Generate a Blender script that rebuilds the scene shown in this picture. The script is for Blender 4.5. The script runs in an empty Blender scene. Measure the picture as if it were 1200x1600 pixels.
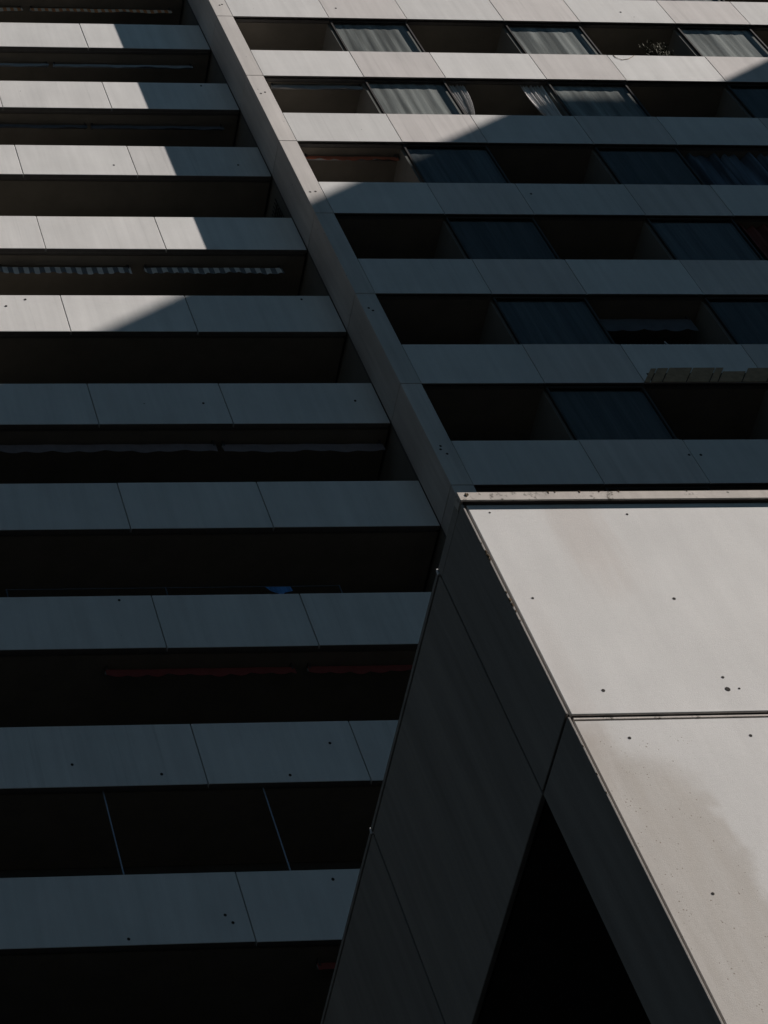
import bpy, bmesh, math, random
from mathutils import Vector, Matrix
random.seed(7)
S = bpy.context.scene
COL = S.collection

# ------------------------------------------------------------------ camera
Z0 = 47.176                       # height of the reference floor joint above the ground (camera at 1.6 m)
cam = bpy.data.cameras.new('camera')
co = bpy.data.objects.new('camera', cam); COL.objects.link(co)
co.location = (-15.0648, -24.8244, 1.6)
co.rotation_euler = (2.6434, .0869, -.0658)
cam.sensor_fit = 'VERTICAL'; cam.sensor_height = 36; cam.lens = 3484.1 * 36 / 1600
cam.shift_x = (600 + 276.685) / 1600
cam.shift_y = -.5
cam.clip_end = 3000
S.camera = co

# ------------------------------------------------------------------ sky, sun, exposure
AZ = math.radians(66.95)          # sun azimuth measured from the facade normal, towards the right
EL = math.radians(30.9)
sd = Vector((math.sin(AZ) * math.cos(EL), -math.cos(AZ) * math.cos(EL), math.sin(EL)))
w = bpy.data.worlds.new('World'); S.world = w; w.use_nodes = True
nt = w.node_tree; bg = nt.nodes['Background']
sky = nt.nodes.new('ShaderNodeTexSky'); sky.sky_type = 'NISHITA'; sky.sun_disc = False
sky.sun_elevation = EL; sky.sun_rotation = math.atan2(sd.x, sd.y)
sky.air_density = .23; sky.dust_density = 0; sky.ozone_density = .8; sky.altitude = 400
wb = nt.nodes.new('ShaderNodeMix'); wb.data_type = 'RGBA'; wb.blend_type = 'MULTIPLY'; wb.inputs[0].default_value = 1
wb.inputs[7].default_value = (.81, 1.16, .97, 1)          # white balance of the whole sky
nt.links.new(sky.outputs[0], wb.inputs[6]); nt.links.new(wb.outputs[2], bg.inputs[0]); bg.inputs[1].default_value = .05
sl = bpy.data.lights.new('sun', 'SUN'); sl.energy = 5; sl.angle = math.radians(.53); sl.color = (1, .925, .865)
so = bpy.data.objects.new('sun', sl); COL.objects.link(so)
so.rotation_euler = sd.to_track_quat('Z', 'Y').to_euler(); so.location = (60, -40, 90)
S.view_settings.view_transform = 'Standard'; S.view_settings.look = 'None'
S.view_settings.gamma = 1; S.view_settings.exposure = .22
S.view_settings.use_curve_mapping = False

# ------------------------------------------------------------------ materials
def nm(name):
    m = bpy.data.materials.new(name); m.use_nodes = True
    t = m.node_tree; b = t.nodes['Principled BSDF']
    return m, t, b
class N:
    """small node helper"""
    def __init__(s, t): s.t = t
    def new(s, k, **kw):
        n = s.t.nodes.new(k)
        for a, v in kw.items(): setattr(n, a, v)
        return n
    def link(s, a, b): s.t.links.new(a, b)
    def math(s, op, a, b=None, c=None, clamp=False):
        n = s.new('ShaderNodeMath', operation=op, use_clamp=clamp)
        for i, v in enumerate((a, b, c)):
            if v is None: continue
            if hasattr(v, 'links'): s.link(v, n.inputs[i])
            else: n.inputs[i].default_value = v
        return n.outputs[0]
    def noise(s, vec, scale, detail=3, rough=.5, mp=None):
        if mp:
            m = s.new('ShaderNodeMapping'); s.link(vec, m.inputs[0]); m.inputs['Scale'].default_value = mp; vec = m.outputs[0]
        n = s.new('ShaderNodeTexNoise'); s.link(vec, n.inputs['Vector'])
        n.inputs['Scale'].default_value = scale; n.inputs['Detail'].default_value = detail; n.inputs['Roughness'].default_value = rough
        return n.outputs[0]
    def rng(s, v, a, b, c, d, smooth=False):
        n = s.new('ShaderNodeMapRange')
        if smooth: n.interpolation_type = 'SMOOTHSTEP'
        s.link(v, n.inputs[0])
        for i, q in enumerate((a, b, c, d)): n.inputs[1 + i].default_value = q
        return n.outputs[0]
    def mix(s, f, a, b, mode='MIX'):
        n = s.new('ShaderNodeMix', data_type='RGBA', blend_type=mode)
        if hasattr(f, 'links'): s.link(f, n.inputs[0])
        else: n.inputs[0].default_value = f
        for i, v in ((6, a), (7, b)):
            if hasattr(v, 'links'): s.link(v, n.inputs[i])
            else: n.inputs[i].default_value = (*v, 1)
        return n.outputs[2]
    def scale(s, c, v):
        n = s.new('ShaderNodeVectorMath', operation='SCALE'); s.link(c, n.inputs[0]); s.link(v, n.inputs['Scale']); return n.outputs[0]

def concrete(name, ca, cb, streak=.10, rough=.8, stains=False, speck=.5, bump=.12):
    m, t, b = nm(name); n = N(t)
    pos = n.new('ShaderNodeNewGeometry').outputs['Position']
    rnd = n.new('ShaderNodeObjectInfo').outputs['Random']
    c = n.mix(rnd, ca, cb)
    st = n.rng(n.noise(pos, 1, 6, .6, (5, 5, .3)), .3, .75, 1 - streak, 1.02)
    bl = n.rng(n.noise(pos, .9, 5, .6), .3, .7, .93, 1.04)
    rv = n.rng(n.math('FRACT', n.math('MULTIPLY', rnd, 7.31)), 0, 1, .93, 1.03)
    gr = n.rng(n.noise(pos, 60, 3, .7), .3, .7, .965, 1.03)
    f = n.math('MULTIPLY', n.math('MULTIPLY', st, bl), n.math('MULTIPLY', rv, gr))
    dr = n.rng(n.noise(pos, 1, 4, .65, (13, 13, .22)), .56, .72, 0, 1)
    ds = n.rng(n.math('FRACT', n.math('MULTIPLY', rnd, 23.7)), .35, 1, 0, .16)
    f = n.math('MULTIPLY', f, n.math('SUBTRACT', 1, n.math('MULTIPLY', dr, ds)))
    # sparse pits
    vo = n.new('ShaderNodeTexVoronoi'); n.link(pos, vo.inputs['Vector']); vo.inputs['Scale'].default_value = 9
    sp = n.new('ShaderNodeSeparateColor'); n.link(vo.outputs['Color'], sp.inputs[0])
    rad = n.rng(sp.outputs[0], 1 - .06 * speck, 1, 0, .16)
    pit = n.math('LESS_THAN', vo.outputs['Distance'], rad)
    f = n.math('MULTIPLY', f, n.rng(pit, 0, 1, 1, .35))
    if stains:
        sx = n.new('ShaderNodeSeparateXYZ'); n.link(pos, sx.inputs[0])
        x, z = sx.outputs[0], n.math('SUBTRACT', sx.outputs[2], Z0)
        w1 = n.math('SUBTRACT', n.noise(pos, 2.2, 4, .55), .5)
        w2 = n.math('SUBTRACT', n.noise(pos, 1, 4, .6, (9, 9, .8)), .5)
        zt = n.math('SUBTRACT', -32.45, n.math('MULTIPLY', n.math('ADD', x, 6.3), .95))
        a = n.rng(n.math('ADD', n.math('SUBTRACT', zt, z), n.math('MULTIPLY', w1, .9)), -.22, .26, 0, 1, True)
        e = n.rng(n.math('ADD', n.math('SUBTRACT', -5.6, x), n.math('MULTIPLY', w1, .42)), -.07, .10, 0, 1, True)
        s1 = n.math('MULTIPLY', n.math('MULTIPLY', a, e), n.rng(n.noise(pos, 1, 5, .6, (7, 7, 1.2)), .3, .65, .72, 1))
        # pinkish runs on the upper panel
        a2 = n.rng(n.math('ADD', n.math('ABSOLUTE', n.math('ADD', x, 5.45)), n.math('MULTIPLY', w2, .6)), .05, .42, 1, 0, True)
        e2 = n.rng(n.math('ADD', z, n.math('MULTIPLY', w1, .9)), -31.2, -30.3, 0, 1, True)
        s2 = n.math('MULTIPLY', n.math('MULTIPLY', a2, e2), .6)
        a3 = n.rng(n.math('ADD', n.math('ABSOLUTE', n.math('ADD', x, 6.38)), n.math('MULTIPLY', w2, .35)), .0, .24, .35, 0, True)
        e3 = n.math('MULTIPLY', n.rng(z, -32.0, -30.2, 1, 0, True), n.rng(z, -33.3, -32.5, 0, 1, True))
        s3 = n.math('MULTIPLY', a3, e3)
        s2 = n.math('MAXIMUM', s2, s3)
        col = n.scale(c, f)
        col = n.mix(s2, col, n.mix(1.0, col, (.88, .83, .80), 'MULTIPLY'))
        col = n.mix(s1, col, n.mix(1.0, col, (.765, .73, .69), 'MULTIPLY'))
        # fine speckle inside the stain
        v2 = n.new('ShaderNodeTexVoronoi'); n.link(pos, v2.inputs['Vector']); v2.inputs['Scale'].default_value = 42
        q = n.new('ShaderNodeSeparateColor'); n.link(v2.outputs['Color'], q.inputs[0])
        dens = n.math('MULTIPLY', n.math('MULTIPLY', n.rng(n.math('ADD', z, n.math('MULTIPLY', w1, .4)), -32.5, -32.38, 1, 0), n.rng(x, -5.35, -5.7, 0, 1)), n.rng(n.noise(pos, 4, 2), .40, .58, 0, 1))
        r2 = n.math('MULTIPLY', n.rng(q.outputs[0], .6, 1, 0, .32), dens)
        col = n.mix(n.math('MULTIPLY', n.math('LESS_THAN', v2.outputs['Distance'], r2), .65), col, (.16, .12, .08))
    else:
        col = n.scale(c, f)
    n.link(col, b.inputs['Base Color'])
    b.inputs['Roughness'].default_value = rough
    b.inputs['Specular IOR Level'].default_value = .25
    bp = n.new('ShaderNodeBump'); bp.inputs['Strength'].default_value = bump; bp.inputs['Distance'].default_value = .02
    n.link(n.math('ADD', n.noise(pos, 140, 2, .6), n.math('MULTIPLY', n.noise(pos, 14, 4, .6), .5)), bp.inputs['Height'])
    n.link(bp.outputs[0], b.inputs['Normal'])
    return m
def plain(name, c, rough=.6, metal=0, var=.12, scale=6):
    m, t, b = nm(name); n = N(t)
    pos = n.new('ShaderNodeNewGeometry').outputs['Position']
    f = n.rng(n.noise(pos, scale, 4, .6), .3, .7, 1 - var, 1 + var)
    rgb = n.new('ShaderNodeRGB'); rgb.outputs[0].default_value = (*c, 1)
    n.link(n.scale(rgb.outputs[0], f), b.inputs['Base Color'])
    b.inputs['Roughness'].default_value = rough; b.inputs['Metallic'].default_value = metal
    b.inputs['Specular IOR Level'].default_value = .2
    return m
def striped(name, ca, cb, period):
    m, t, b = nm(name); n = N(t)
    tc = n.new('ShaderNodeTexCoord').outputs['Object']
    sx = n.new('ShaderNodeSeparateXYZ'); n.link(tc, sx.inputs[0])
    k = n.math('GREATER_THAN', n.math('FRACT', n.math('DIVIDE', sx.outputs[0], period)), .5)
    f = n.rng(n.noise(tc, 7, 3), .3, .7, .85, 1.08)
    n.link(n.scale(n.mix(k, ca, cb), f), b.inputs['Base Color']); b.inputs['Roughness'].default_value = .9
    return m
def cloth(name, c, trans=.3, lo=.38):
    m, t, b = nm(name); n = N(t)
    pos = n.new('ShaderNodeNewGeometry').outputs['Position']
    ri = n.new('ShaderNodeObjectInfo').outputs['Random']
    off = n.new('ShaderNodeVectorMath', operation='ADD'); n.link(pos, off.inputs[0])
    cx = n.new('ShaderNodeCombineXYZ'); n.link(n.math('MULTIPLY', ri, 90), cx.inputs[0]); n.link(n.math('MULTIPLY', ri, 40), cx.inputs[2]); n.link(cx.outputs[0], off.inputs[1])
    fine = n.rng(n.noise(off.outputs[0], 1, 5, .6, (16, 16, .5)), .36, .62, .8, 1.06)
    wide = n.rng(n.noise(off.outputs[0], 1, 3, .5, (4.2, 4.2, .3)), .38, .6, lo, 1.1)
    f = n.math('MULTIPLY', n.math('MULTIPLY', fine, wide), n.rng(n.math('FRACT', n.math('MULTIPLY', ri, 13.7)), 0, 1, .85, 1.05))
    rgb = n.new('ShaderNodeRGB'); rgb.outputs[0].default_value = (*c, 1)
    col = n.scale(rgb.outputs[0], f); n.link(col, b.inputs['Base Color']); b.inputs['Roughness'].default_value = .95
    b.inputs['Specular IOR Level'].default_value = .05
    tr = n.new('ShaderNodeBsdfTranslucent'); n.link(col, tr.inputs[0])
    mx = n.new('ShaderNodeMixShader'); mx.inputs[0].default_value = trans
    n.link(b.outputs[0], mx.inputs[1]); n.link(tr.outputs[0], mx.inputs[2])
    n.link(mx.outputs[0], t.nodes['Material Output'].inputs[0])
    return m
def glass_mat():
    m, t, b = nm('window_glass'); n = N(t)
    t.nodes.remove(b)
    tr = n.new('ShaderNodeBsdfTransparent'); tr.inputs[0].default_value = (.80, .83, .84, 1)
    gl = n.new('ShaderNodeBsdfGlossy'); gl.inputs['Roughness'].default_value = .03
    fr = n.new('ShaderNodeFresnel'); fr.inputs[0].default_value = 1.4
    front = n.math('SUBTRACT', 1, n.new('ShaderNodeNewGeometry').outputs['Backfacing'])
    mx = n.new('ShaderNodeMixShader'); n.link(n.math('MULTIPLY', fr.outputs[0], front), mx.inputs[0]); n.link(tr.outputs[0], mx.inputs[1]); n.link(gl.outputs[0], mx.inputs[2])
    n.link(mx.outputs[0], t.nodes['Material Output'].inputs[0])
    return m
def lichen_concrete():
    m = concrete('cap_concrete', (.66, .61, .56), (.66, .61, .56), .2, .85, False, 4, .3)
    t = m.node_tree; n = N(t); b = t.nodes['Principled BSDF']
    src = b.inputs['Base Color'].links[0].from_socket
    pos = n.new('ShaderNodeNewGeometry').outputs['Position']
    k = n.math('MULTIPLY', n.rng(n.noise(pos, 14, 6, .75), .55, .62, 0, 1), n.rng(n.noise(pos, 2.3, 2), .42, .55, 0, 1))
    n.link(n.mix(n.math('MULTIPLY', k, .8), src, (.07, .06, .045)), b.inputs['Base Color'])
    return m
M = dict(
    panel=concrete('tower_panel_concrete', (.725, .72, .705), (.715, .705, .69), .12, .8, False, .15),
    panelb=concrete('tower_panel_concrete_warm', (.69, .66, .64), (.70, .665, .645), .16, .8, False, .15),
    finp=concrete('fin_panel_concrete', (.67, .635, .605), (.67, .64, .61), .2),
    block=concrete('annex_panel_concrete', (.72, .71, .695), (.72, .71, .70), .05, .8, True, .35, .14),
    blockside_shaded=concrete('annex_side_shaded_concrete', (.36, .335, .31), (.335, .315, .295), .25, .85, False, .6, .3),  # darker than the front: shade put into the side colour
    cap=lichen_concrete(),
    core=plain('raw_concrete_and_shade', (.16, .155, .15), .9),
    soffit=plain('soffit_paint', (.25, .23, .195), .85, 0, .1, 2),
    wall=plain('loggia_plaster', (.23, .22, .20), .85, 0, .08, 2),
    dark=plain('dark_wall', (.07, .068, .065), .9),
    frame=plain('window_frame_metal', (.055, .052, .05), .5, .2),
    sill=plain('sill_metal', (.42, .40, .38), .6, .2),
    rail=plain('railing_metal', (.09, .09, .095), .45, .6),
    pole=plain('pole_metal', (.35, .42, .50), .4, .5),
    glass=glass_mat(),
    hole=plain('plug_and_shade_dark', (.035, .03, .028), .9),
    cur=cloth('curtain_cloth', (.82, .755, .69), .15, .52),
    cur_shade=cloth('shaded_curtain_cloth', (.22, .21, .205), .1, .85),
    cur_shade_blue=cloth('shaded_blue_curtain_cloth', (.28, .28, .285), .15, .82),
    lace=cloth('white_curtain_cloth', (.85, .84, .83), .35, .7),
    bluec=cloth('blue_drape_cloth', (.22, .29, .38), .3),
    redc=cloth('red_drape_cloth', (.26, .10, .09), .3),
    bluet=cloth('blue_towel_cloth', (.10, .26, .55), .2),
    red=plain('red_awning_canvas', (.21, .05, .045), .9),
    rust=plain('russet_awning_canvas', (.42, .12, .065), .9),
    mauve=plain('mauve_awning_canvas', (.20, .17, .18), .9),
    bluea=plain('blue_grey_awning_canvas', (.30, .34, .38), .8),
    darka=plain('dark_awning_canvas', (.11, .12, .14), .9),
    greya=plain('grey_awning_metal', (.34, .34, .34), .5, .3),
    st_or=striped('orange_striped_canvas', (.62, .22, .08), (.68, .58, .48), .18),
    st_gr=striped('grey_striped_canvas', (.66, .65, .64), (.16, .17, .19), .22),
    board=plain('sun_patch_cord_brown', (.36, .25, .16), .85, 0, .2, 9),
    pot=plain('terracotta', (.30, .12, .07), .9),
    leaf=plain('dry_foliage', (.05, .05, .03), .8, 0, .3, 30),
    light=plain('pale_plastic', (.75, .75, .75), .4),
    moss=plain('brown_moss', (.09, .065, .04), 1, 0, .4, 60),
    asphalt=plain('asphalt', (.05, .05, .05), .9, 0, .2, 1.5),
    grass=plain('lawn', (.05, .075, .03), 1, 0, .3, 3),
    nb=plain('neighbour_render', (.30, .28, .26), .9),
    blocker=plain('sky_blocker_dark', (.014, .018, .020), .95),
    nglass=plain('neighbour_dark_glass', (.03, .035, .04), .1),
)

# ------------------------------------------------------------------ mesh helpers
def link(o, parent=None):
    COL.objects.link(o)
    if parent is not None: o.parent = parent
    return o
def empty(name, loc=(0, 0, 0)):
    o = bpy.data.objects.new(name, None); o.location = loc; o.empty_display_size = .3
    return link(o)
def tag(o, label, cat, group=None):
    o['label'] = label; o['category'] = cat
    if group: o['group'] = group
    return o
_bc = {}
def box_mesh(dx, dy, dz, bev, mat, under=None):
    k = (round(dx, 4), round(dy, 4), round(dz, 4), bev, mat.name, under and under.name)
    if k in _bc: return _bc[k]
    bm = bmesh.new(); bmesh.ops.create_cube(bm, size=1)
    bmesh.ops.scale(bm, vec=(dx, dy, dz), verts=bm.verts)
    if bev: bmesh.ops.bevel(bm, geom=bm.edges[:], offset=bev, segments=1, affect='EDGES')
    me = bpy.data.meshes.new('box'); bm.to_mesh(me); bm.free(); me.materials.append(mat); _bc[k] = me
    if under:                                  # underside gets a darker concrete, panel shade put into its colour
        me.materials.append(under)
        for p in me.polygons:
            if p.normal.z < -.9: p.material_index = 1
    return me
def box(name, x0, x1, y0, y1, z0, z1, mat, parent=None, bev=0, under=None):
    """axis-aligned piece; z given relative to the reference joint; parents sit at the origin"""
    o = bpy.data.objects.new(name, box_mesh(x1 - x0, y1 - y0, z1 - z0, bev, mat, under))
    o.location = ((x0 + x1) / 2, (y0 + y1) / 2, (z0 + z1) / 2 + Z0)
    if parent is not None:
        off = Vector((0, 0, 0)); p = parent
        while p is not None: off += p.location; p = p.parent
        o.location -= off
    return link(o, parent)
class MB:
    def __init__(s): s.v = []; s.f = []
    def box(s, x0, x1, y0, y1, z0, z1):
        i = len(s.v)
        for z in (z0, z1):
            s.v += [(x0, y0, z), (x1, y0, z), (x1, y1, z), (x0, y1, z)]
        s.f += [(i, i+3, i+2, i+1), (i+4, i+5, i+6, i+7), (i, i+1, i+5, i+4), (i+1, i+2, i+6, i+5), (i+2, i+3, i+7, i+6), (i+3, i, i+4, i+7)]
        return s
    def tube(s, pts, r, n=6):
        pts = [Vector(p) for p in pts]; rings = []
        for j, p in enumerate(pts):
            d = (pts[min(j+1, len(pts)-1)] - pts[max(j-1, 0)]).normalized()
            a = d.orthogonal().normalized(); b = d.cross(a); i = len(s.v)
            s.v += [tuple(p + (a * math.cos(2*math.pi*q/n) + b * math.sin(2*math.pi*q/n)) * r) for q in range(n)]
            rings.append(i)
        for a, b in zip(rings, rings[1:]):
            for q in range(n): s.f.append((a+q, a+(q+1) % n, b+(q+1) % n, b+q))
        s.f.append(tuple(range(rings[0]+n-1, rings[0]-1, -1))); s.f.append(tuple(range(rings[-1], rings[-1]+n)))
        return s
    def build(s, name, mat, parent=None, smooth=False, rel=True):
        v = s.v
        off = Vector((0, 0, -Z0)) if rel else Vector((0, 0, 0))
        p = parent
        while p is not None: off += p.location; p = p.parent
        me = bpy.data.meshes.new(name); me.from_pydata([(a-off.x, b-off.y, c-off.z) for a, b, c in v], [], s.f)
        me.materials.append(mat)
        if smooth: me.shade_smooth()
        me.update()
        return link(bpy.data.objects.new(name, me), parent)
def disc(name, x, y, z, r, mat, parent, ax='y'):
    """small plug, 3 mm proud of a face"""
    mb = MB(); k = random.uniform(.75, 1.2)
    if ax == 'y': mb.tube([(x, y - .003, z), (x, y + .02, z)], r, 8)
    else: mb.tube([(x - .003, y, z), (x + .02, y, z)], r, 8)
    return mb.build(name, mat, parent)

# ------------------------------------------------------------------ ground
g = MB().box(-900, 900, -900, 900, -.5, 0).build('ground', M['asphalt'], rel=False); g['kind'] = 'structure'
g = MB().box(-40, 26, -46, -30, .0, .004).build('road', M['dark'], rel=False); g['kind'] = 'structure'
g = MB().box(-34, 60, -29.9, -11.2, .004, .12).build('pavement', M['dark'], rel=False); g['kind'] = 'structure'

# ------------------------------------------------------------------ the tower
H = 2.8; D = .9189; W = .3978
HR = 1.1718; HL = 1.1869
K0, K1 = -3, 11                      # rows built in full
JX = [W, 2.769, 4.711, 7.136, 9.067, 11.50, 13.43, 15.86, 17.79]      # right facade: loggia, window, loggia, window ...
LX = [0, -2.9994, -5.526, -9.7, -12.3, -15.3]                          # left facade joints
tower = empty('apartment_tower', (0, 7, 0))
tag(tower, 'tall concrete apartment tower with pale panel balcony bands and a projecting end fin', 'building')
zt = -K0 * H
def zk(k): return -k * H
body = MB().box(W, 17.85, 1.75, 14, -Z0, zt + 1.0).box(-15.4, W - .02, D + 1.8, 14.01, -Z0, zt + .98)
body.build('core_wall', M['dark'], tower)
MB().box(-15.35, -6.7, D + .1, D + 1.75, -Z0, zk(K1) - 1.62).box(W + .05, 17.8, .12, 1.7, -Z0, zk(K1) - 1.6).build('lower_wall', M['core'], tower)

# end fin
fin = MB().box(.03, W - .03, .03, D + .1, zk(K1) - 1.5, zt + 1.2).build('end_fin', M['core'], tower)
box('fin_base', 0, W, 0, D - .01, -Z0, zk(K1) - .01, M['finp'], fin, .006)
for k in range(K0, K1 + 1):
    box('panel', 0, W, 0, D - .012, zk(k) + .007, zk(k) + H - .007, M['finp'], fin, .006)
box('loggia_side_wall', .05, W - .04, D + .11, D + 1.79, zk(K1) - 1.6, zt + 1.1, M['wall'], tower)
for x, z in [(.13, -3.61), (.24, -3.55), (.12, -7.62), (.24, -7.6), (.12, -11.68), (.18, -11.76), (.16, -15.77), (.13, -15.86), (.21, -15.98), (.21, .54), (.28, .58)]:
    disc('anchor_plug', x, 0, z, .025, M['hole'], fin)

Ldots = {2: [(-3.45, -5.21), (-.65, -5.16)], 4: [(-6.25, -10.16), (-.62, -10.14), (-6.67, -10.38)], 5: [(-3.43, -13.41), (-.49, -13.35)],
         7: [(-6.09, -18.52)], 8: [(-7.53, -21.98), (-6.2, -22.2), (-3.43, -21.66), (-4.23, -22.27)],
         9: [(-4.13, -24.19), (-5.78, -24.88), (-5.86, -24.75), (-7.32, -25.1)], 1: [(-.66, -1.74)]}
Rdots = {0: [(3.08, .48), (10.31, .52)], 3: [(4.92, -7.63)], 6: [(4.65, -16.05), (4.87, -16.05)]}
for k in range(K0, K1 + 1):
    z = zk(k)
    # floor slabs
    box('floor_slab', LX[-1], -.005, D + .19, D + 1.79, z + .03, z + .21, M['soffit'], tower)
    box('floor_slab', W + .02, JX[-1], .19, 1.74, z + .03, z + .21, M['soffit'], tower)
    # left parapet
    pa = box('parapet', LX[-1] + .02, -.02, D + .105, D + .185, z + .045, z + HL - .04, M['core'], tower)
    for i in range(len(LX) - 1):
        j = random.uniform(-.003, .003)
        box('panel', LX[i+1] + .009, LX[i] - (.009 if i else .012), D + j, D + .10, z + random.uniform(-.004, .004), z + HL, M['panel'], pa, .006, M['core'])
    for x, q in Ldots.get(k, []): disc('anchor_plug', x, D - .004, q, .024, M['hole'], pa)
    # left railing just behind the parapet top
    rl = MB().tube([(LX[-1] + .1, D + .15, z + HL + .10), (-.35, D + .15, z + HL + .10)], .018)
    n = 12
    for q in range(n + 1):
        x = LX[-1] + .2 + q * (14.6 / n); rl.box(x - .012, x + .012, D + .138, D + .162, z + HL - .039, z + HL + .1)
    rl.build('railing', M['rail'], tower)
    # right parapet
    pa = box('parapet', W + .03, JX[-1] - .02, .105, .185, z + .045, z + HR - .04, M['core'], tower)
    for i in range(len(JX) - 1):
        j = random.uniform(-.003, .003)
        box('panel', JX[i] + .007, JX[i+1] - .007, j, .034, z + random.uniform(-.003, .003), z + HR, M['panelb' if i % 2 else 'panel'], pa, .004, M['core'])
    for x, q in Rdots.get(k, []): disc('anchor_plug', x, -.004, q, .024, M['hole'], pa)

# right facade: window bays and loggia railings between parapet k+1 and slab k
ROW = {-1: 'above the potted plant', 0: 'with the potted plant', 1: 'with white loggia curtains', 2: 'with the blue drape', 3: 'with the red drape',
       4: 'with the string lights', 5: 'under the reflected light patch', 6: 'just above the annex'}
def curtain(name, x0, x1, z0, z1, y, amp, n, mat, shape=None, sub=6):
    """pleated hanging cloth; shape(u, t) may shift x"""
    v = []; f = []; nu = n * sub; nv = 8
    ph = random.uniform(0, 6.28); fr = [random.uniform(.7, 1.3) for _ in range(n + 2)]
    for jv in range(nv + 1):
        t = jv / nv
        for iu in range(nu + 1):
            u = iu / nu; a = u * n
            s = math.sin(a * 2 * math.pi + ph + .8 * math.sin(a * 1.7 + ph)) * amp * fr[int(a)] + math.sin(a * 4.1 + ph) * amp * .5
            x = x0 + (x1 - x0) * u
            if shape: x = shape(u, t)
            v.append((x, y + s * (.75 + .25 * t), z1 + (z0 - z1) * t))
    mb = MB(); mb.v = v
    for jv in range(nv):
        for iu in range(nu):
            a = jv * (nu + 1) + iu; mb.f.append((a, a + nu + 1, a + nu + 2, a + 1))
    return mb.build(name, mat, None, True)
for k in range(K0, K1):
    z0, z1 = zk(k + 1) + HR, zk(k) + .03          # opening
    for b in range(1, len(JX) - 1, 2):
        xa, xb = JX[b], JX[b + 1]
        # bay side walls
        for xs in (xa, xb - .07):
            box('partition_wall', xs, xs + .07, .19, 1.73, zk(k + 1) + .215, z1 - .002, M['wall'], tower)
        # window: frame, pane, sill
        fr = MB()
        y0, y1 = .075, .14
        fr.box(xa + .02, xa + .06, y0, y1, z0 + .10, z1 - .02).box(xb - .06, xb - .02, y0, y1, z0 + .10, z1 - .02)
        fr.box(xa + .06, xb - .06, y0, y1, z1 - .07, z1 - .02).box(xa + .02, xb - .02, y0 - .01, y1, z0 + .075, z0 + .10)
        win = fr.build('window', M['frame'], tower)
        box('pane', xa + .055, xb - .055, .102, .108, z0 + .095, z1 - .065, M['glass'], win)
        box('sill', xa + .015, xb - .015, .05, .15, z0 + .004, z0 + .073, M['sill'], win)
        box('jamb_infill', xa + .005, xb - .005, .15, .185, z0 - .03, z0 + .09, M['core'], win)
    for b in range(0, len(JX) - 1, 2):
        xa, xb = JX[b] + .05, JX[b + 1] - .06
        rl = MB().box(xa, xb, .13, .16, z0 + .125, z0 + .15)
        for q in range(3):
            x = xa + .03 + q * (xb - xa - .06) / 2; rl.box(x - .012, x + .012, .13, .16, z0 - .039, z0 + .125)
        rl.build('railing', M['rail'], tower)
for k in range(-1, 7):
    z0, z1 = zk(k + 1) + HR, zk(k) + .03
    for b in (1, 3, 5):
        if k >= 4 and b == 5: continue
        lit = k <= 0 or (k == 1 and b < 5)  # rows out of the sun get darker cloth, shade put into its colour
        c = curtain('curtain', JX[b] + .09, JX[b + 1] - .09, z0 + .02, z1 - .004, .165, .005, 7, M['cur' if lit else random.choice(('cur_shade', 'cur_shade', 'cur_shade_blue'))])
        tag(c, ('pale sunlit' if lit else 'shade-coloured') + ' curtain behind the ' + {1: 'first', 3: 'second', 5: 'third'}[b] + ' window from the end fin, row ' + ROW[k],
            'curtain', 'curtains behind the tower windows')

# roof edge of the tower
MB().box(-15.5, 17.9, D + .3, 14.1, zt + 1.02, zt + 1.3).build('roof_slab', M['core'], tower)

# thin vertical rods in the lowest visible loggia
for x, y in ((-7.12, D + .13), (-4.66, D + .13)):
    MB().tube([(x, y, zk(9) + .03 + .21), (x, y, zk(8) + .04)], .013, 8).build('support_rod', M['pole'], tower)

# ------------------------------------------------------------------ awnings and things on the balconies
def awning(x0, x1, y, ztop, h, mat, label, group=None, scallop=.0, period=.34, cassette=.07, casmat=None, name='awning'):
    root = empty(name, ((x0 + x1) / 2, y, ztop + Z0))
    tag(root, label, 'awning', group or 'balcony awnings')
    MB().tube([(x0, y + .05, ztop - cassette / 2), (x1, y + .05, ztop - cassette / 2)], cassette / 2, 10).build('roller', casmat or M['greya'], root, True)
    if h > 0:
        mb = MB(); n = max(12, int((x1 - x0) / .05))
        for i in range(n + 1):
            x = x0 + (x1 - x0) * i / n
            s = abs(math.sin(math.pi * (x - x0) / period)) * scallop
            wv = .012 * math.sin(x * 5.1) + .008 * math.sin(x * 13)
            zb = ztop - .01 - h + scallop - s + .010 * math.sin(x * 3.1)
            mb.v += [(x, y - .004 + wv * .3, ztop - .01), (x, y - .012 + wv, zb), (x, y - .006 + wv, zb), (x, y + .002 + wv * .3, ztop - .01)]
        for i in range(n):
            a = i * 4; b = a + 4
            for q in range(4): mb.f.append((a + q, a + (q + 1) % 4, b + (q + 1) % 4, b + q))
        mb.f += [(3, 2, 1, 0), (n*4, n*4+1, n*4+2, n*4+3)]
        mb.build('valance', mat, root)
    for x in (x0 + .02, x1 - .05):
        MB().box(x, x + .03, y - .01, y + .09, ztop - .05, ztop + .085).build('bracket', M['rail'], root)
    return root
yl = D + .42
awning(-6.46, -3.72, yl, -8.455, .24, M['st_gr'], 'grey and white striped scalloped awning, the one further from the end fin', None, .06, .22)
awning(-3.43, -.50, yl, -8.455, .22, M['st_gr'], 'grey and white striped scalloped awning reaching towards the end fin', None, .06, .22)
awning(-6.9, -4.12, yl, 2.72, .17, M['st_or'], 'rolled orange striped awning under the top slab, further from the end fin', None, .02, .18)
awning(-3.92, -.30, yl, 2.72, .17, M['st_or'], 'rolled orange striped awning under the top slab, closer to the end fin', None, .02, .18)
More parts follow.
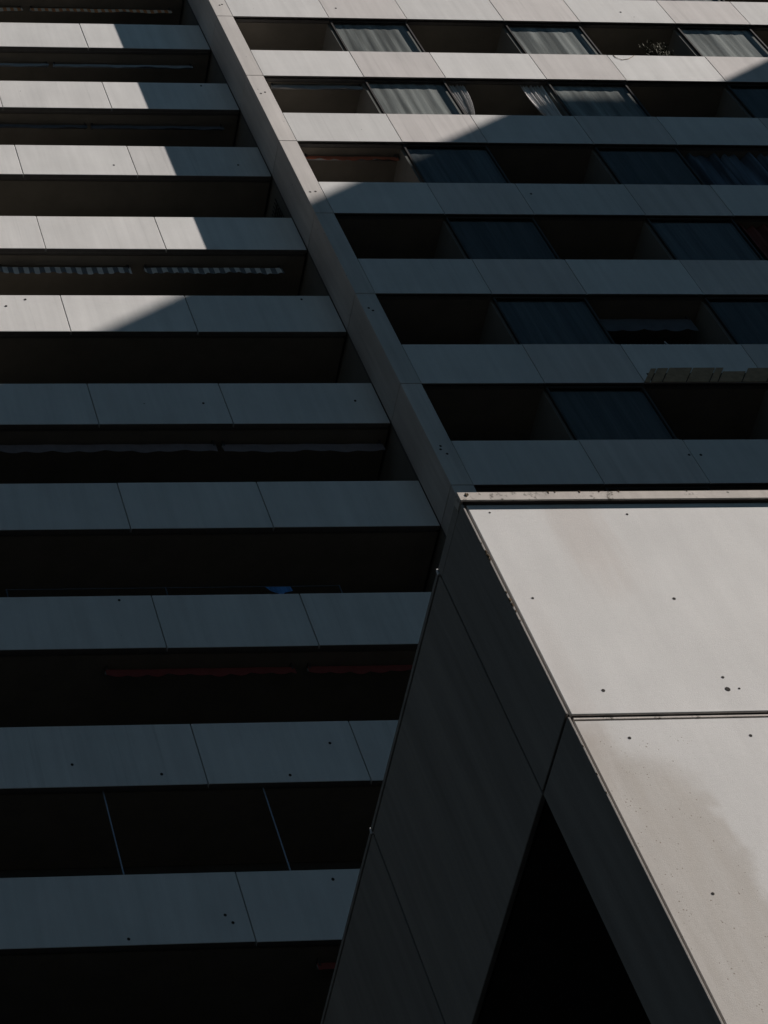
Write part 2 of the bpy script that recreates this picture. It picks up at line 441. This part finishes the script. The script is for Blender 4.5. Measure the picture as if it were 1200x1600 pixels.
awning(-7.0, -3.95, yl, -.07, .12, M['bluea'], 'rolled blue grey awning under a balcony slab, further from the end fin', None, 0, .3, .06, M['bluea'])
awning(-3.83, -.42, yl, -.07, .12, M['bluea'], 'rolled blue grey awning under a balcony slab, closer to the end fin', None, 0, .3, .06, M['bluea'])
awning(-7.0, -3.55, yl, -2.86, .13, M['darka'], 'rolled dark awning under a balcony slab, further from the end fin', None, 0, .3, .06, M['darka'])
awning(-3.45, -.35, yl, -2.86, .13, M['darka'], 'rolled dark awning under a balcony slab, closer to the end fin', None, 0, .3, .06, M['darka'])
awning(-7.9, -3.3, yl, -14.06, .22, M['mauve'], 'long dull mauve awning in deep shade, further from the end fin', None, .03, .5)
awning(-3.18, -.12, yl, -14.08, .22, M['mauve'], 'dull mauve awning in deep shade, closer to the end fin', None, .03, .5)
awning(-6.5, -3.36, yl, -19.64, .17, M['red'], 'dark red scalloped awning with a free outer end, away from the annex', None, .05, .34)
awning(-3.14, -.3, yl, -19.64, .17, M['red'], 'dark red scalloped awning running behind the grey annex edge', None, .05, .34)
awning(-4.6, -1.2, yl, -25.24, .10, M['red'], 'rolled red awning under the lowest visible balcony, behind the annex edge', None, 0, .34)
awning(.62, 2.70, .35, -5.665, .15, M['rust'], 'russet scalloped awning in the end loggia next to the fin', None, .06, .31)
awning(.60, 2.74, .22, -2.84, .16, M['greya'], 'rolled grey awning in the end loggia next to the fin', None, 0, .3, .08)
awning(4.95, 6.95, .55, -11.28, .40, M['darka'], 'dark scalloped awning sagging over a loggia with string lights', None, .07, .45)

# white curtains tied in a loggia
def lace_left(u, t): return 4.80 + u * (.40 - .28 * t * t) + .02 * t
def lace_right(u, t): return 7.06 - (1 - u) * (.52 - .2 * t * t) - .06 * t
tag(curtain('loggia_curtain', 0, 0, zk(2) + HR + .16, zk(1) + .024, .22, .04, 5, M['lace'], lace_left), 'white gathered curtain at the window side of an open loggia, tapering downward', 'curtain')
tag(curtain('loggia_curtain', 0, 0, zk(2) + HR + .16, zk(1) + .024, .22, .04, 6, M['lace'], lace_right), 'white gathered curtain by the partition wall of an open loggia, the wider one', 'curtain')
# drapes hung over loggia openings
tag(curtain('loggia_drape', 9.25, 11.40, zk(3) + HR + .16, zk(2) + .024, .30, .10, 8, M['bluec']), 'blue grey drape in deep folds closing a shaded loggia', 'drape')
tag(curtain('loggia_drape', 9.25, 11.40, zk(4) + HR + .16, zk(3) + .024, .30, .10, 7, M['redc']), 'dull red drape in deep folds closing a shaded loggia', 'drape')

# blue towel on the rail
v = MB(); zz = zk(7) + HL
prof = [(-3.50, .0), (-3.42, .09), (-3.32, .15), (-3.26, .19), (-3.20, .13), (-3.10, .10), (-3.05, .09)]
for i, (x, d) in enumerate(prof):
    v.v += [(x, D + .125, zz + .30), (x + .015, D + .118 + .008 * (i % 2), zz + .28 - d), (x + .015, D + .124 + .008 * (i % 2), zz + .28 - d), (x, D + .131, zz + .30)]
    # cloth hangs from a line above the parapet
for i in range(len(prof) - 1):
    a = i * 4; b = a + 4
    for q in range(4): v.f.append((a + q, a + (q + 1) % 4, b + (q + 1) % 4, b + q))
v.f += [(3, 2, 1, 0), (24, 25, 26, 27)]
tag(v.build('towel', M['bluet']), 'small bright blue towel hung above a shaded balcony parapet', 'towel')
t = MB().tube([(-7.9, D + .128, zz + .30), (-2.2, D + .128, zz + .30)], .008)
for x in (-7.9, -5.2, -2.2): t.box(x - .012, x + .012, D + .118, D + .138, zz - .038, zz + .31)
tag(t.build('clothes_line', M['rail']), 'thin clothes line on short posts holding the blue towel', 'clothes line')

# potted plant in the sunlit top loggia
pl = empty('potted_plant', (10.75, .4, zk(1) + .21 + Z0))
tag(pl, 'dry bushy potted plant standing in a dim loggia between two sunlit windows', 'plant')
p = MB()
for zA, rA, zB, rB in ((0, .13, .9, .19),):
    n = 14
    base = zk(1) + .21
    for zz_, r in ((base, .13), (base + .75, .17), (base + .78, .19), (base + .86, .19)):
        p.v += [(10.75 + r * math.cos(q * 2 * math.pi / n), .4 + r * math.sin(q * 2 * math.pi / n), zz_) for q in range(n)]
    for a in range(3):
        for q in range(n): p.f.append((a*n+q, a*n+(q+1) % n, (a+1)*n+(q+1) % n, (a+1)*n+q))
    p.f += [tuple(range(n-1, -1, -1)), tuple(range(3*n, 4*n))]
p.build('pot', M['pot'], pl)
lf = MB(); st = MB()
for q in range(40):
    a = random.uniform(0, 6.28); r = random.uniform(.1, .5); hgt = random.uniform(.4, 1.3)
    b0 = Vector((10.75, .4, zk(1) + 1.05)); tip = b0 + Vector((math.cos(a) * r * 1.1, math.sin(a) * r * .55, hgt))
    mid = (b0 + tip) / 2 + Vector((math.cos(a) * .08, 0, .05))
    st.tube([b0, mid, tip], .006, 4)
    for e in range(44):
        u = random.uniform(.2, 1); c = (b0.lerp(mid, u * 2) if u < .5 else mid.lerp(tip, u * 2 - 1)) + Vector([random.gauss(0, .035) for _ in range(3)])
        d1 = Vector([random.gauss(0, 1) for _ in range(3)]).normalized() * random.uniform(.03, .07); d2 = d1.orthogonal().normalized() * .022
        i = len(lf.v); lf.v += [tuple(c - d1), tuple(c + d2), tuple(c + d1), tuple(c - d2)]; lf.f.append((i, i+1, i+2, i+3))
st.build('stem', M['leaf'], pl); fo = lf.build('foliage', M['leaf'], pl); fo['kind'] = 'stuff'

# hoop leaning in a loggia
hp = MB(); c = Vector((11.2, .36, zk(2) + HR + .26))
for r_, rr in ((.33, .022), (.20, .012)):
    hp.tube([(c.x + r_ * math.cos(a * math.pi / 14), c.y + .05 * math.cos(a * math.pi / 14), c.z + r_ * math.sin(a * math.pi / 14)) for a in range(29)], rr, 6)
for a in range(7): hp.tube([c, (c.x + .33 * math.cos(a * .9), c.y + .05 * math.cos(a * .9), c.z + .33 * math.sin(a * .9))], .006, 4)
hp.box(11.17, 11.23, .33, .39, zk(2) + .211, c.z - .31)
tag(hp.build('hoop', M['rail']), 'dark round spoked hoop standing in a loggia behind the parapet', 'hoop')

# string lights
sg = empty('string_lights', (5.8, .2, zk(4) - .9 + Z0)); tag(sg, 'string of small pale lights along a shaded loggia rail', 'string lights')
zr = zk(5) + HR + .16
MB().tube([(4.8, .145, zr), (5.3, .14, zr + .012), (5.75, .145, zr + .006), (6.4, .14, zr + .012), (7.05, .145, zr)], .005, 4).build('wire', M['rail'], sg)
for i in range(26):
    x = 4.85 + i * .085
    MB().box(x, x + .014, .125, .14, zr - .004, zr + .014).build('bulb', M['light'], sg)
for i in range(6):
    MB().box(5.73 + i * .008, 5.75 + i * .008, .115, .124, zr + .06 - i * .035, zr + .085 - i * .035).build('bulb', M['light'], sg)

# lattice screen on the fin wall
lt = empty('lattice_screen', (-.04, D + .5, zk(3) + .21 + Z0)); tag(lt, 'dark lattice screen against the fin wall inside a balcony', 'lattice screen')
for i in range(7):
    y = D + .25 + i * .1
    MB().box(-.035, -.02, y, y + .02, zk(3) + .212, zk(2) - .5).build('slat', M['frame'], lt)
for i in range(15):
    z = zk(3) + .3 + i * .125
    MB().box(-.055, -.036, D + .25, D + .87, z, z + .02).build('slat', M['frame'], lt)

# loose cord over the sunlit parapet
pts = [(9.22, .02, -1.622), (9.225, -.006, -1.635), (9.24, -.008, -1.75), (9.35, -.008, -1.86), (9.53, -.008, -1.81), (9.70, -.008, -1.68), (9.74, -.006, -1.63), (9.75, .02, -1.622)]
tag(MB().tube(pts, .006, 5).build('cord', M['board']), 'thin pale cord sagging in a loop over a sunlit parapet top', 'cord')

# reflected sunlight on a shaded parapet, built as brown slanted strips
bs = empty('reflected_sun_patch', (6.1, -.02, zk(5) + Z0)); tag(bs, 'brown slanting strips standing in for reflected sunlight on the lower edge of a shaded parapet', 'reflected light patch')
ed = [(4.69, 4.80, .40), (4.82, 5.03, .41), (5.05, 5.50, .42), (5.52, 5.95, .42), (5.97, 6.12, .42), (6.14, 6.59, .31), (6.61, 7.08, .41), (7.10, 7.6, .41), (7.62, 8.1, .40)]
MB().box(4.85, 8.2, -.008, -.0045, zk(5) + .004, zk(5) + .28).build('sun_patch_gaps', M['hole'], bs)  # dark gaps within the reflected light
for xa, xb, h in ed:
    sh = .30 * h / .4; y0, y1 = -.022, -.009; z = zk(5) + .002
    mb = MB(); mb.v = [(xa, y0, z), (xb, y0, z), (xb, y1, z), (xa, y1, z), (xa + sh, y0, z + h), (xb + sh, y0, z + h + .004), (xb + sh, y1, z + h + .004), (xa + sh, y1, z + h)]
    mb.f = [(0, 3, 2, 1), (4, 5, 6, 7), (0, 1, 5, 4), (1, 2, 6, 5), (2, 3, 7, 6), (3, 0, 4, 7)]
    mb.build('board', M['board'], bs)  # brown strips standing in for the reflected sunlight

# ------------------------------------------------------------------ the annex in front
X0, Y0 = -6.532, -10.7626; BT, BJ = -29.434, -32.234; D1 = .954; XE = 7.9; YE = .86
an = empty('annex_building', (0, -5, 0))
tag(an, 'low annex with large pale sunlit front panels and a dark side in shade', 'building')
MB().box(X0 + .09, XE, Y0 + .1, YE, BJ + .02, BT - .13).build('upper_core', M['dark'], an)
MB().box(X0 + .09, XE, Y0 + .1, Y0 + D1 - .03, -Z0, BJ + .02).box(-4.6, XE - .01, Y0 + D1 - .03, YE - .01, -Z0, BJ + .02).build('lower_core', M['core'], an)
MB().box(X0 + .095, -4.6, Y0 + D1 - .03, YE - .02, -Z0, BJ - 5.6).build('gallery_base', M['core'], an)
wall = MB().box(X0 + .07, XE - .01, Y0 + .085, Y0 + .099, -Z0, BT - .125).build('front_wall', M['dark'], an)
zc = [BT - .125, BJ - .006, BJ - 3.7, BJ - 6.5, BJ - 9.3, BJ - 12.1]
fx = [X0 + .054, X0 + 3.66, X0 + 7.3, X0 + 10.94, XE]
for r in range(5):
    for i in range(4):
        pr = 0.0 if r == 0 else .014                                   # the top panels stand a little proud
        top = zc[r] - (0 if r == 0 else (.056 if r == 1 else .03))
        box('panel', fx[i] + (.012 if i else 0), fx[i + 1] - .012, Y0 + .008 + pr, Y0 + .08, zc[r + 1], top, M['block'], wall, .007)
for i in range(4):
    box('joint_strip', fx[i] + .004, fx[i + 1] - .012, Y0 + .016, Y0 + .08, BJ - .056, BJ - .034, M['cap'], wall, .003)
    box('joint_shade_strip', fx[i] + .004, fx[i + 1] - .012, Y0 + .026, Y0 + .081, BJ - .033, BJ - .007, M['hole'], wall)  # dark strip for shade and dirt under the upper panel edge
box('joint_shade_strip', X0 + .027, X0 + .052, Y0 + .05, Y0 + .084, -Z0 + .1, BT - .127, M['hole'], wall)  # dark strip for the shade in the corner gap
box('joint_shade_strip', X0 + .02, XE, Y0 - .03, Y0 + .006, BT - .124, BT - .1185, M['hole'], wall)  # dark strip for the shade under the cap
# cap
cp = box('cap', X0 - .012, XE + .02, Y0 - .045, Y0 + .1, BT - .118, BT + .002, M['cap'], an, .006)
box('side_cap', X0, X0 + .3, Y0 + .102, Y0 + D1 - .02, BT - .1185, BT - .002, M['blockside_shaded'], an, .004)
box('side_cap', X0 - .006, X0 + .3, Y0 + D1 - .018, YE, BT - .05, BT - .002, M['blockside_shaded'], an, .004)
# side wall panels
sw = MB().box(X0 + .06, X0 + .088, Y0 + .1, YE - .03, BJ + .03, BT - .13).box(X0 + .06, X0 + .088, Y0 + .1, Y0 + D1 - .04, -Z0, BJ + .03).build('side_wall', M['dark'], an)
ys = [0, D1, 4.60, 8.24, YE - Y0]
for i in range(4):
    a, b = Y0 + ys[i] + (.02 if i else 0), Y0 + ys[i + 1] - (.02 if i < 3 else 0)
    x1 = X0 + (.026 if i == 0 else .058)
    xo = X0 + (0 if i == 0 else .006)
    box('panel', xo, x1, a, b, BJ - .004, BT - .12 if i == 0 else BT - .052, M['blockside_shaded'], sw, .006)
    if i: box('panel', xo, x1, a, b, BJ - 5.6, BJ - 2.8, M['blockside_shaded'], sw, .006)
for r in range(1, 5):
    box('panel', X0, X0 + .026, Y0, Y0 + D1 - .01, zc[r + 1] + .012 if r > 1 else BJ - 3.69, (BJ - .036) if r == 1 else zc[r] - .012, M['blockside_shaded'], sw, .006)
box('column_lining', X0 + .036, X0 + .5, Y0 + D1 - .029, Y0 + D1 - .012, BJ - 5.6, BJ - .01, M['blockside_shaded'], an)
box('gallery_floor', X0 + .08, -4.61, Y0 + D1, YE - .03, BJ - 2.95, BJ - 2.82, M['soffit'], an)
# clips at the side joints
for y in (D1, 4.60):
    box('joint_clip', X0 - .012, X0 + .03, Y0 + y - .014, Y0 + y + .014, BT - .06, BT + .004, M['light'], sw)
# anchor plugs in the front panels
for x, z, r in [(-6.08, -31.97, .016), (-4.94, -31.98, .024), (-4.92, -31.84, .013), (-4.83, -31.975, .010), (-6.29, -30.83, .012), (-4.94, -30.86, .015), (-6.28, -29.67, .010), (-4.91, -29.71, .012), (-6.06, -32.5, .014), (-4.97, -32.5, .014), (-6.05, -34.11, .013)]:
    disc('anchor_plug', x, Y0 + (.008 if z > BJ else .022), z, r, M['hole'], wall)
# moss clumps on the corner edge and the cap
def clump(x, y, z, s, parent):
    bm = bmesh.new(); bmesh.ops.create_icosphere(bm, subdivisions=2, radius=1)
    for q in bm.verts: q.co *= random.uniform(.55, 1.2)
    mb = MB(); mb.v = [(x + q.co.x * s * .5, y + q.co.y * s * .35, z + q.co.z * s) for q in bm.verts]; mb.f = [tuple(q.index for q in f.verts) for f in bm.faces]
    bm.free(); return mb.build('moss_clump', M['moss'], parent)
for z, s in [(-30.22, .028), (-30.27, .035), (-30.32, .025), (-30.76, .02), (-30.86, .03), (-30.92, .03), (-31.0, .018), (-31.12, .012), (-30.1, .012), (-32.6, .012), (-32.9, .014), (-33.1, .012)]:
    clump(X0 + .013, Y0 + .0, z, s, sw)
for x, z, s in [(-6.46, -29.475, .03), (-6.44, -29.465, .018), (-5.62, -29.445, .022), (-5.55, -29.44, .016), (-5.3, -29.44, .02), (-5.1, -29.44, .016), (-4.9, -29.438, .018), (-4.2, -29.44, .014)]:
    clump(x, Y0 - .045, z, s, cp)

# ------------------------------------------------------------------ neighbouring block that shades the tower
nbz = 12.02 + Z0
nb = empty('neighbour_block', (40, -8, 0)); tag(nb, 'tall plain apartment block across the yard whose shadow falls on the tower', 'building')
mb = MB()
pl_ = [(30.72, -21), (46, -21), (46, 9), (34.15, 9), (34.15, -9.87), (30.72, -9.87)]
mb.v = [(x, y, z) for z in (0, nbz) for x, y in pl_]
n6 = 6; mb.f = [tuple(range(n6 - 1, -1, -1)), tuple(range(n6, 2 * n6))] + [(i, (i + 1) % n6, (i + 1) % n6 + n6, i + n6) for i in range(n6)]
mb.build('wall', M['nb'], nb, rel=False)
for fl in range(20):
    zb = 3.6 + fl * 2.8
    for y in (-19.6, -16.4, -13.2):
        MB().box(30.70, 30.74, y, y + 1.9, zb, zb + 1.4).build('window', M['nglass'], nb, rel=False)
    for y in (-7.5, -3.2, 1.2, 5.4):
        MB().box(34.13, 34.17, y, y + 1.9, zb, zb + 1.4).build('window', M['nglass'], nb, rel=False)
    for x in (32.5, 36.5, 40.5):
        MB().box(x, x + 2.2, -21.02, -20.98, zb, zb + 1.4).build('window', M['nglass'], nb, rel=False)

# unseen slab block, added to shade the yard and cut ground bounce
sb = empty('yard_shade_block', (74, -56, 0)); tag(sb, 'long dark slab block added out of view to keep the yard in shade', 'building')
MB().box(38, 112, -76, -37, 0, 47).build('wall', M['nb'], sb, rel=False)
MB().box(37.6, 112.4, -76.4, -36.6, 47.001, 47.5).build('roof', M['core'], sb, rel=False)
for fl in range(15):
    zb = 3.4 + fl * 2.9
    for q in range(9):
        MB().box(41 + q * 8, 44.4 + q * 8, -37.02, -36.97, zb, zb + 1.5).build('window', M['nglass'], sb, rel=False)
    for q in range(5):
        MB().box(37.97, 38.02, -73 + q * 7.5, -70 + q * 7.5, zb, zb + 1.5).build('window', M['nglass'], sb, rel=False)

# unseen dark block, added to keep sky light off the left-facing walls
db = empty('sky_blocker', (-54, -16, 0)); tag(db, 'tall dark block added out of view to keep sky light off the side walls', 'building')
MB().box(-70, -38, -46, 12, 0, 58).build('wall', M['blocker'], db, rel=False)
MB().box(-70.3, -37.7, -46.3, 12.3, 58.001, 58.6).build('roof', M['blocker'], db, rel=False)
for fl in range(19):
    zb = 3.2 + fl * 2.85
    for q in range(9):
        MB().box(-38.02, -37.98, -44 + q * 6.2, -41 + q * 6.2, zb, zb + 1.5).build('window', M['nglass'], db, rel=False)
